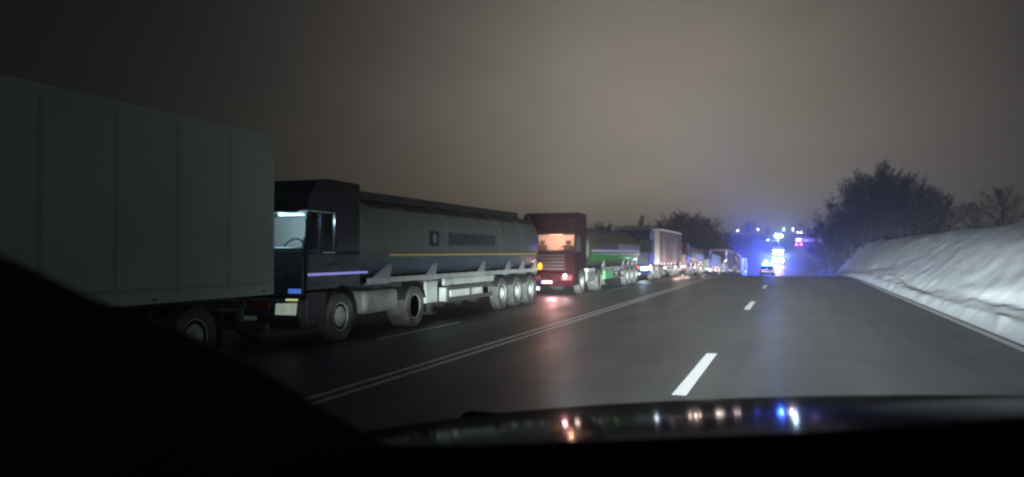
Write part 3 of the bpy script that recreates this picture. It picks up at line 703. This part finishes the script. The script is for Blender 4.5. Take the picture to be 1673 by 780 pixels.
pc = car('police_car', 'police car with glowing blue roof lights at the crest of the road', -3.1, 111.5, R(4), mat('navy_car_paint', (.02, .03, .08), .4, coat=.3))
lb = MB().box(-.62, .62, 1.45, 1.75, 1.46, 1.53).build('light_bar', m_black, pc, bev=.02)
m_beacon = emis('blue_beacon', (.010, .10, 1.0), 420)
MB().box(-.60, -.06, 1.47, 1.73, 1.53, 1.72).build('beacon', m_beacon, lb, bev=.05)
MB().box(.06, .60, 1.47, 1.73, 1.53, 1.72).build('beacon', m_beacon, lb, bev=.05)
MB().lathe([(0, .26), (.16, .25), (.38, .17), (.46, 0)], (-.15, 1.6, 1.72), axis='z', n=18).build('beacon', emis('blue_beacon_core', (.04, .36, 1.0), 180), lb, smooth=True)
BLUE = (.045, .085, 1.0)
lamp('beacon_beam', 'SPOT', (.1, 1.2, 1.95), 26000, BLUE, pc, aim=(.035, -1, -.028), size=10, blend=1, rad=.15)
lamp('beacon_light', 'POINT', (-.1, 1.2, 2.05), 900, BLUE, pc, rad=.15)
lamp('beacon_beam', 'SPOT', (-.3, 1.2, 1.95), 40000, BLUE, pc, aim=(-.12, -1, .15), size=12, blend=1, rad=.15)
# the turning reflectors point away down the road: they light the haze and the snowy slope beyond the crest
lamp('beacon_beam', 'SPOT', (-.3, 1.9, 1.85), 34000000, BLUE, pc, aim=(.048, 1, .045), size=15, blend=1, rad=.15)
lamp('beacon_beam', 'SPOT', (.3, 1.9, 1.85), 1400000, BLUE, pc, aim=(.15, 1, .0), size=22, blend=1, rad=.15)

def small_lorry(name, label, x, y, rz, paint, lit):
    o = empty(name, (x, y, road_z(y) + .003), (slope(y) * math.cos(rz), 0, rz)); tag(o, label, 'lorry')
    make_cab(o, paint, H=2.9, deflector=False, headlight=lit)
    b = MB()
    for s in (-1, 1): b.box(s * .42 - .05, s * .42 + .05, .2, 8.3, .72, .98)
    b.build('chassis', m_chassis, o)
    for s in (-1, 1): wheel(o, s * 1.25, 6.4, dual=True, sgn=s)
    return o
m_hot = emis('hot_headlight', (1, .80, .62), 60)
la = small_lorry('box_lorry', 'small lorry coming uphill with dazzling warm headlights and roof lamps', -3.2, 197, 0, mat('brown_cab', (.06, .05, .05), .4), m_hot)
box_body(la, m_box1, 2.4, 8.4, 1.05, 3.2, curtain=False)
for sx in (-.85, -.3, .3, .85):
    MB().lathe([(0, .17), (-.08, .15), (-.10, 0)], (sx, .05, 2.62), axis='y', n=16).build('roof_lamp', m_hot, la)
for sx in (-.9, .9):
    MB().lathe([(0, .30), (-.1, .26), (-.12, 0)], (sx, -.20, .98), axis='y', n=16).build('driving_lamp', m_hot, la)
lamp('headlight_beam', 'SPOT', (0, -.9, 1.0), 2500, (1, .72, .60), la, aim=(0.02, -1, 0), size=120, blend=1, rad=.3)

# bus climbing the far slope, seen from behind at an angle
bz = empty('bus', (1.9, 262, road_z(262)), (0, 0, R(-38))); tag(bz, 'red bus with lit windows and red tail lights on the far slope', 'bus')
m_bus = mat('bus_red', (.32, .04, .05), .4, coat=.4, emit=None)
b = MB().box(-1.25, 1.25, 0, 10.5, .45, 3.1).build('body', m_bus, bz, bev=.12)
m_win = emis('lit_bus_window', (1, .72, .70), .95)
for i in range(7):
    for s in (-1, 1): MB().box(*((1.25, 1.27) if s > 0 else (-1.27, -1.25)), .5 + 1.4 * i, 1.7 + 1.4 * i, 1.75, 2.55).build('window', m_win, bz)
MB().box(-1.05, 1.05, -.02, 0, 1.9, 2.75).build('rear_window', emis('lit_rear_window', (1, .9, .9), 2.2), bz)
for s in (-1, 1):
    MB().lathe([(0, .24), (-.06, .22), (-.08, 0)], (s * .85, -.02, .95), axis='y', n=16).build('tail_light', emis('bus_tail_red', (1, .10, .10), 22), bz)
    for y in (2.4, 8.0): wheel(bz, s * 1.27, y, r=.5, sgn=s)

# floodlight tower
def at(px, py, Y):
    a = azi(px); return Vector((math.tan(a) * Y, Y, 1.9 + (412 - py) / F * Y / math.cos(a) * math.cos(azi(px) + PHI)))
P = at(1272, 386, 235); gz = ground_z(P.x, P.y)
ft = empty('floodlight_tower', (P.x, P.y, gz)); tag(ft, 'floodlight tower shining dazzling cold white above the road', 'floodlight')
mst = MB(); mst.tube([(0, 0, 0), (0, 0, P.z - gz - .3)], [.11, .07]); mst.build('mast', m_guard, ft)
fb = MB(); fb.box(-1.0, 1.0, -.05, .05, P.z - gz - .35, P.z - gz - .25); fb.build('crossbar', m_guard, ft)
m_flood = emis('flood_lamp', (.72, .93, 1.0), 85)
for k in range(3):
    h = MB().box(-.95 + .7 * k, -.45 + .7 * k, -.22, .12, P.z - gz - .22, P.z - gz + .30).build('floodlight_head', m_black, ft, bev=.03)
    MB().box(-.92 + .7 * k, -.48 + .7 * k, -.25, -.222, P.z - gz - .18, P.z - gz + .26).build('lens', m_flood, h)
h2 = MB().box(-3.1, -2.5, -.2, .1, P.z - gz - 1.2, P.z - gz - .95).build('floodlight_head', m_black, ft)
MB().box(-3.05, -2.55, -.23, -.202, P.z - gz - 1.17, P.z - gz - .98).build('lens', emis('flood_small', (.8, .95, 1), 9), h2)
MB().tube([(0, 0, P.z - gz - 1.4), (-2.8, 0, P.z - gz - 1.2)], .05).build('arm', m_guard, ft)
lamp('flood_light', 'POINT', (0, -1.0, P.z - gz), 9000, (.40, .72, 1.0), ft, rad=.3)

# street lamps on the far ridge
for px, py, cl, s, lab in ((1204, 377.5, (.85, .9, 1), 30, 'far street lamp left of the round tree on the ridge'),
                       (1237, 375.5, (1, .9, .82), 26, 'far street lamp just right of the round tree on the ridge'),
                       (1279, 373, (.8, .85, 1), 12, 'tall dim street lamp above the floodlight on the ridge'),
                       (1294, 373, (.9, .85, 1), 12, 'tall dim street lamp above the bus on the ridge'),
                       (1302, 380, (1, .9, .85), 24, 'low street lamp just left of the twin one on the ridge'),
                       (1307, 380.5, (1, .9, .85), 24, 'rightmost low street lamp over the bus on the ridge')):
    P = at(px, py, 430); gz = ground_z(P.x, P.y) - .3
    if gz > P.z - 3: gz = P.z - 3
    st = empty('street_lamp', (P.x, P.y, gz)); tag(st, lab, 'street lamp', 'street lamps on the far ridge')
    hh_ = P.z - gz
    MB().tube([(0, 0, 0), (0, 0, hh_ * .7), (0, 0, hh_ + .1), (.4, -.6, hh_ + .25)], [.09, .07, .05, .04]).build('pole', m_guard, st)
    tall = s == 12
    MB().box(.1, .9, -1.1, -.5, hh_ - (1.6 if tall else .2), hh_ + .25).build('lamp_head', emis('street_lamp_%d_%d' % (s, int(cl[2] * 100)), cl, s * .28 if tall else s * .5), st, bev=.05)

# ---------------------------------------------------------------- bare winter trees
m_bark = mat('winter_bark', (.016, .015, .014), .9, var=.3)
m_twig = mat('winter_twigs', (.013, .012, .013), .95, var=.3)
def tree_mesh(seed, H, spread, dense=1.0):
    rg = random.Random(seed); tb = MB(); cb = bmesh.new()
    def ribbon(p, d, l, wd):
        s = d.cross(Vector((rg.uniform(-1, 1), rg.uniform(-1, 1), rg.uniform(-1, 1)))).normalized() * wd
        m = p + d * l * .5 + Vector((rg.uniform(-.1, .1), rg.uniform(-.1, .1), rg.uniform(-.05, .12))) * l
        e = p + d * l + Vector((0, 0, rg.uniform(-.05, .12))) * l
        v = [cb.verts.new(q) for q in (p - s, p + s, m + s * .7, m - s * .7, e)]
        cb.faces.new((v[0], v[1], v[2], v[3])); cb.faces.new((v[3], v[2], v[4])); return m, e
    def rv(): return Vector((rg.uniform(-1, 1), rg.uniform(-1, 1), rg.uniform(-1, 1)))
    def path(p, d, l, n, wob, up=.1):
        pts = [p]
        for i in range(n):
            d = (d + rv() * wob + Vector((0, 0, up))).normalized(); pts.append(pts[-1] + d * l / n)
        return pts
    def on(pts, t):
        f = t * (len(pts) - 1); j = min(len(pts) - 2, int(f)); return pts[j].lerp(pts[j + 1], f - j), (pts[j + 1] - pts[j]).normalized()
    tr = path(Vector((0, 0, -.3)), Vector((rg.uniform(-.06, .06), rg.uniform(-.06, .06), 1)), H * .88, 7, .07)
    tb.tube(tr, [H * .017 * (1 - .85 * i / 7) for i in range(8)], n=7, cap=False)
    for i in range(int(24 * dense)):
        t = .10 + .88 * (i + rg.random()) / (24 * dense); p, d = on(tr, t); a = i * 2.4 + rg.uniform(-.5, .5)
        env = (.32 + .68 * math.sin(math.pi * min(1, (t * .85 + .18)))) * spread
        lift = .35 + 1.0 * t
        ld = Vector((math.cos(a), math.sin(a), lift)).normalized()
        l = H * .43 * env * rg.uniform(.7, 1.12)
        lp = path(p, ld, l, 5, .16, .06); r = H * .0055 * (1 - .5 * t)
        tb.tube(lp, [r * (1 - .8 * k / 5) for k in range(6)], n=4, cap=False)
        for j in range(9):
            q, d2 = on(lp, .18 + .8 * (j + rg.random()) / 9.2); bd = (d2 * .6 + rv() * .9 + Vector((0, 0, .25))).normalized(); bl = l * rg.uniform(.22, .48)
            bp = path(q, bd, bl, 3, .2, .1)
            for u, v in zip(bp, bp[1:]): ribbon(u, (v - u).normalized(), (v - u).length * 1.02, .030)
            for k in range(7):
                q2, d3 = on(bp, rg.random()); td = (d3 * .6 + rv() + Vector((0, 0, .2))).normalized(); tl = bl * rg.uniform(.3, .62)
                m_, e_ = ribbon(q2, td, tl, .021)
                for o_ in range(3): ribbon(q2.lerp(e_, rg.uniform(.2, .95)), (td * .6 + rv()).normalized(), tl * rg.uniform(.35, .6), .016)
    me = bpy.data.meshes.new('crown'); cb.to_mesh(me); cb.free(); me.materials.append(m_twig)
    bmesh.ops.recalc_face_normals(tb.b, faces=tb.b.faces)
    mt = bpy.data.meshes.new('trunk'); tb.b.to_mesh(mt); tb.b.free(); mt.materials.append(m_bark)
    return mt, me, H
def spruce_mesh(seed, H):
    rg = random.Random(seed); tb = MB(); tb.tube([(0, 0, -.3), (0, 0, H * .5), (0, 0, H)], [H * .018, H * .010, .01], n=6); cb = bmesh.new()
    z = H * .12
    while z < H * .98:
        rad = (1 - z / H) * H * .24 + .1
        for i in range(11):
            a = rg.uniform(0, 2 * math.pi); r_ = rad * rg.uniform(.65, 1.1)
            for j in range(int(6 * r_) + 3):
                t_ = rg.uniform(.15, 1); p = Vector((math.cos(a) * r_ * t_, math.sin(a) * r_ * t_, z - .35 * r_ * t_ + rg.uniform(-.1, .1)))
                dd = Vector((math.cos(a + rg.uniform(-1, 1)), math.sin(a + rg.uniform(-1, 1)), rg.uniform(-.7, .1))) * rg.uniform(.2, .45)
                s = Vector((-dd.y, dd.x, .1)) * .25
                cb.faces.new([cb.verts.new(q) for q in (p - s, p + s, p + dd)])
        z += H * .035
    me = bpy.data.meshes.new('crown'); cb.to_mesh(me); cb.free(); me.materials.append(m_twig)
    mt = bpy.data.meshes.new('trunk'); tb.b.to_mesh(mt); tb.b.free(); mt.materials.append(m_bark)
    return mt, me, H
PROTO = [tree_mesh(11, 9, 1.0), tree_mesh(23, 9, .9, 1.1), tree_mesh(35, 9, 1.15, 1.1), tree_mesh(41, 9, .8, 1.1)]
SPR = spruce_mesh(5, 9)
def tree(px, Y, ytop, label, group, proto, wide=1.0, name='bare_tree', gz=None):
    a = azi(px); x = math.tan(a) * Y
    if -16.5 < x < -1 and Y < 210: Y2 = min(290, 16.5 / math.tan(-a)); wide *= max(1, min(1.5, Y2 / Y)); Y = Y2; x = math.tan(a) * Y
    P = at(px, ytop, Y); z = ground_z(x, Y) if gz is None else gz
    if x > 5: z = max(z, bank_z(x, Y)) - .1
    mt, me, H = proto; k = (P.z - z) / (max(v.co.z for v in me.vertices))
    o = empty(name, (x, Y, z), (0, 0, rnd.uniform(0, 6.28))); o.scale = (k * wide, k * wide, k)
    tag(o, label, 'tree', group)
    for nm, m_ in (('trunk', mt), ('crown', me)):
        c = bpy.data.objects.new(nm, m_); COL.objects.link(c); c.parent = o
    return o
GL = 'bare trees behind the queue of lorries'; GR = 'bare trees on top of the snow bank'
T = [(962, 104, 366, 'back row tree right of the red cab', 1, 1.8), (985, 108, 360, 'back row tree over the green tank', 2, 1.8), (1010, 106, 366, 'back row tree over the tail of the green tank', 0, 1.8), (1035, 110, 372, 'back row tree left of the pale curtain-sided lorry', 3, 1.8), (1090, 126, 350, 'back row tree behind the left half of the tall clump', 2, 1.3), (1112, 128, 343, 'back row tree behind the middle of the tall clump', 3, 1.3), (1134, 126, 346, 'back row tree behind the right half of the tall clump', 0, 1.3),
     (855, 60, 343, 'bare tree whose tip shows just over the tail of the grey tanker', 2, .9), (832, 66, 341, 'bare tree whose tip shows over the back half of the grey tanker', 0, .8),
     (945, 92, 372, 'bare tree just right of the red cab roof', 0, 1.5), (972, 96, 360, 'dark bushy bare tree above the front of the green tanker', 1, 1.4), (998, 92, 362, 'dark bushy bare tree above the middle of the green tanker', 3, 1.5),
     (1022, 96, 374, 'lower bare tree above the tail of the green tanker', 2, 1.5),
     (1078, 118, 354, 'bare tree rising over the front corner of the pale curtain-sided lorry', 3, 1.1), (1100, 112, 340, 'tall bare tree directly above the pale curtain-sided lorry', 1, 1.1),
     (1122, 116, 342, 'tall bare tree just right of the tallest one above the pale lorry', 0, 1.1), (1143, 112, 342, 'tall rounded bare tree at the right end of the tall clump', 2, 1.0),
     (1166, 126, 376, 'low bare tree right of the tall clump', 0, 1.3), (1184, 130, 376, 'low bare tree above the dark tipper lorry', 3, 1.3), (1150, 120, 386, 'bushy low tree over the olive tanker', 1, 1.8), (1172, 118, 396, 'bushy low tree behind the dark tipper lorry', 2, 1.8),
     (1060, 100, 385, 'bushy low tree behind the dark blue cab', 2, 1.7), (1130, 104, 382, 'bushy low tree below the tall clump', 3, 1.8), (1040, 98, 378, 'low tree beside the pointed spruce', 1, 1.5)]
for px, Y, yt, lab, k, wd in T: tree(px, Y, yt, lab, GL, PROTO[k], wd)
tree(1049, 92, 352, 'pointed dark spruce between the green tanker and the pale lorry', GL, SPR, 1.0, 'spruce_tree')
tree(1224, 330, 356, 'round bare tree standing alone on the far ridge in blue haze', 'trees on the far ridge', PROTO[2], .9)
tree(1254, 400, 371, 'smaller bare tree on the far ridge left of the floodlight', 'trees on the far ridge', PROTO[1], 1.3)
for px, Y, yt, wd, k, lab in ((1362, 128, 322, 1.0, 2, 'leftmost bare tree of the clump on the snow bank'), (1390, 104, 290, .95, 0, 'bare tree second from the left in the snow bank clump'),
                          (1412, 98, 272, 1.0, 1, 'tall bare tree left of the highest one on the snow bank'), (1440, 92, 258, 1.0, 3, 'highest bare tree on the snow bank'),
                          (1462, 88, 262, 1.0, 2, 'tall bare tree right of the highest one on the snow bank'), (1492, 82, 276, 1.0, 0, 'bare tree on the snow bank with a sloping crown right of the tall pair'),
                          (1518, 78, 302, 1.1, 1, 'lower bare tree near the right end of the clump on the snow bank'), (1552, 72, 312, 1.1, 3, 'bare tree behind the right part of the snow bank'),
                          (1592, 66, 318, 1.1, 2, 'bare tree second from the right edge on the snow bank'), (1640, 60, 300, 1.1, 0, 'rightmost bare tree on the snow bank'),
                          (1425, 96, 330, 1.7, 2, 'low bushy tree under the left of the clump on the bank'), (1470, 84, 325, 1.7, 1, 'low bushy tree under the middle of the clump on the bank'), (1512, 76, 335, 1.7, 0, 'low bushy tree under the right of the clump on the bank'),
                          (1380, 110, 350, 1.6, 3, 'low bushy tree at the left foot of the clump'),
                          (1402, 120, 300, 1.2, 3, 'bare tree in the back row left, seen between two others on the bank'), (1428, 112, 276, 1.2, 0, 'back row bare tree just left of the highest one'), (1451, 106, 270, 1.2, 1, 'back row bare tree just right of the highest one'),
                          (1480, 100, 280, 1.2, 2, 'back row bare tree under the right shoulder of the clump'), (1505, 94, 298, 1.3, 3, 'back row bare tree near the right end of the clump'), (1535, 88, 318, 1.4, 0, 'back row low bare tree at the right end of the clump'),
                          (1335, 210, 368, 1.3, 1, 'small bare tree far down the road left of the snow bank'), (1350, 170, 352, 1.2, 0, 'small bare tree at the far end of the snow bank')):
    tree(px, Y, yt, lab, GR, PROTO[k], wd)

# ---------------------------------------------------------------- our own car
car_ = empty('car', (0, 0, 0)); tag(car_, 'dark car bonnet and dashboard in the foreground with blue light mirrored in the bonnet', 'car')
m_hood = mat('bonnet_paint', (.012, .013, .015), .12, coat=0, var=.1, spec=.16)
t = m_hood.node_tree; pb = t.nodes['Principled BSDF']; ou = t.nodes['Material Output']; gl_ = t.nodes.new('ShaderNodeBsdfGlossy'); gl_.inputs['Roughness'].default_value = .085
df_ = t.nodes.new('ShaderNodeBsdfDiffuse'); df_.inputs[0].default_value = (.02, .021, .022, 1); ms_ = t.nodes.new('ShaderNodeMixShader'); ms_.inputs[0].default_value = .13
t.links.new(df_.outputs[0], ms_.inputs[1]); t.links.new(gl_.outputs[0], ms_.inputs[2]); t.links.new(ms_.outputs[0], ou.inputs[0])   # dusty, dull bonnet paint
m_in = mat('dark_interior', (.010, .008, .010), .9, var=.1, spec=.1)
hx = [-1.0 + .05 * i for i in range(0, 41)]; hy = [1.0 + .04 * i for i in range(0, 34)]
CX = 0.0
def hood_z(x, y):
    z = 1.640 - .085 * (y - 1.2) - .055 * (y - 1.2) ** 2 - .10 * max(0, (y - 1.9)) ** 2
    u = (x - CX) / 1.0
    z += .022 + .085 * x - .045 * u * u - .02 * abs(u) ** 6
    return z
b = bmesh.new(); g = [[b.verts.new((x, y, hood_z(x, y))) for x in hx] for y in hy]
for r0, r1 in zip(g, g[1:]):
    for i in range(len(hx) - 1): b.faces.new((r0[i], r0[i + 1], r1[i + 1], r1[i]))
me = bpy.data.meshes.new('bonnet'); b.to_mesh(me); b.free()
for p_ in me.polygons: p_.use_smooth = True
me.materials.append(m_hood); ho = bpy.data.objects.new('bonnet', me); COL.objects.link(ho); ho.parent = car_
md = ho.modifiers.new('thickness', 'SOLIDIFY'); md.thickness = .02; md.offset = -1
nose = MB(); yy = hy[-1]
nose.poly([(-.98, yy - .05, .55), (-.98, yy + .06, .6), (-.98, yy + .05, 1.2), (-.98, yy - .02, hood_z(0, yy) - .06), (-.98, yy - .3, 1.2)], (1.96, 0, 0)); nose.build('nose', m_hood, car_, bev=.03)
# dashboard: a real slab whose front edge meets the glass; higher towards the driver's door on the left
def dp(px, py, d): return EYE + ray(px, py) * d
edge = [(-160, 345, .80), (-40, 395, .83), (60, 443, .86), (143, 484, .90), (220, 513, .93), (300, 543, .96), (370, 578, .99), (440, 614, 1.02), (500, 650, 1.04), (560, 686, 1.06), (600, 712, 1.07), (640, 728, 1.08), (760, 729, 1.08), (900, 723, 1.07), (1050, 717, 1.06), (1200, 711, 1.05), (1320, 706, 1.04), (1430, 699, 1.04), (1530, 692, 1.04), (1680, 682, 1.04), (1850, 668, 1.03)]
top = [dp(*e) for e in edge]
b = MB(); rings = []
for P_ in top:
    h_ = Vector((P_.x, P_.y, 0)).normalized()
    rings.append([P_, P_ - h_ * .05 + Vector((0, 0, -.012)), P_ - h_ * .30 + Vector((0, 0, -.14)), P_ - h_ * .32 + Vector((0, 0, -.8)), P_ + h_ * .02 + Vector((0, 0, -.8)), P_ + h_ * .03 + Vector((0, 0, -.05))])
b.loft(rings).build('dashboard', m_in, car_, smooth=True)
rf = MB(); rf.poly([(-1.0, .35, 2.32), (-1.0, .42, 2.36), (-1.0, -1.8, 2.44), (-1.0, -1.8, 2.40)], (1.85, 0, 0)); rf.build('roof', m_in, car_, bev=.01)
# dipped beams of our own car: nearly all of the light stays below the horizontal, with a kick-up to the right verge
def headlamp(x):
    """a dipped headlamp: strongest just under the horizontal, rising cut-off towards the right verge"""
    P0 = 39.5 * 20000
    o = lamp('low_beam', 'POINT', (x, 2.46, .95), P0, (.91, 1.0, 1.0), car_, rad=.06); d = o.data; d.use_nodes = True
    t = d.node_tree; em = t.nodes['Emission']
    def M(op, a, b=None, c=None):
        n = t.nodes.new('ShaderNodeMath'); n.operation = op
        for i, v in enumerate((a, b, c)):
            if v is None: continue
            if isinstance(v, (int, float)): n.inputs[i].default_value = v
            else: t.links.new(v, n.inputs[i])
        return n.outputs[0]
    tc_ = t.nodes.new('ShaderNodeTexCoord'); sp = t.nodes.new('ShaderNodeSeparateXYZ'); t.links.new(tc_.outputs['Normal'], sp.inputs[0])
    SG = 1
    X, Y, Z = M('MULTIPLY', sp.outputs[0], SG), M('MULTIPLY', sp.outputs[1], SG), M('MULTIPLY', sp.outputs[2], SG)
    az = M('ARCTAN2', X, Y); el = M('ARCSINE', Z)
    fwd = M('GREATER_THAN', Y, 0.05)
    down = M('MAXIMUM', M('MULTIPLY', el, -1), 0)
    road_ = M('DIVIDE', 1, M('ADD', M('POWER', M('DIVIDE', down, .025), 2.5), 1))                 # even light along the road
    kick = M('DIVIDE', 1, M('ADD', 1, M('EXPONENT', M('MULTIPLY', M('SUBTRACT', az, .065), -70))))   # cut-off lifts on the right
    cut = M('ADD', M('MULTIPLY', kick, .050), -.001)
    above = M('DIVIDE', 1, M('ADD', 1, M('EXPONENT', M('DIVIDE', M('SUBTRACT', el, cut), .010))))
    left_ = M('DIVIDE', 1, M('ADD', 1, M('EXPONENT', M('MULTIPLY', M('ADD', az, .20), 40))))      # more stray light over the oncoming side
    above = M('ADD', M('MULTIPLY', above, .95), M('MULTIPLY_ADD', left_, .115, .025))
    side = M('DIVIDE', 1, M('ADD', 1, M('POWER', M('ABSOLUTE', M('DIVIDE', az, .15)), 2.9)))
    side = M('DIVIDE', side, M('ADD', 1, M('POWER', M('ABSOLUTE', M('DIVIDE', az, .52)), 8.0)))
    high = M('DIVIDE', 1, M('ADD', 1, M('EXPONENT', M('DIVIDE', M('ADD', el, .012), -.004))))
    dim = M('SUBTRACT', 1, M('MULTIPLY', kick, M('MULTIPLY_ADD', high, .24, .52)))
    out = M('MULTIPLY', M('MULTIPLY', M('MULTIPLY', road_, above), M('MULTIPLY', side, dim)), fwd)
    t.links.new(M('MULTIPLY', out, 1.4), em.inputs['Strength'])
for s in (-1, 1):
    MB().box(s * .72 - .16, s * .72 + .16, 2.36, 2.43, .86, 1.04).build('headlight', m_lens, car_, bev=.02)
    headlamp(s * .72)

# ---------------------------------------------------------------- haze
hz = MB().box(-702, 702, -58, 882, -6, 27).build('haze', None)
hz['kind'] = 'stuff'
m = bpy.data.materials.new('haze'); m.use_nodes = True; t = m.node_tree; t.nodes.clear()
pv = t.nodes.new('ShaderNodeVolumePrincipled'); pv.inputs['Density'].default_value = .0014; pv.inputs['Color'].default_value = (.86, .87, .9, 1); pv.inputs['Anisotropy'].default_value = .75
o_ = t.nodes.new('ShaderNodeOutputMaterial'); t.links.new(pv.outputs[0], o_.inputs['Volume'])
hz.data.materials.append(m); tag(hz, 'thin night haze over the road glowing blue around the police lights', 'haze')
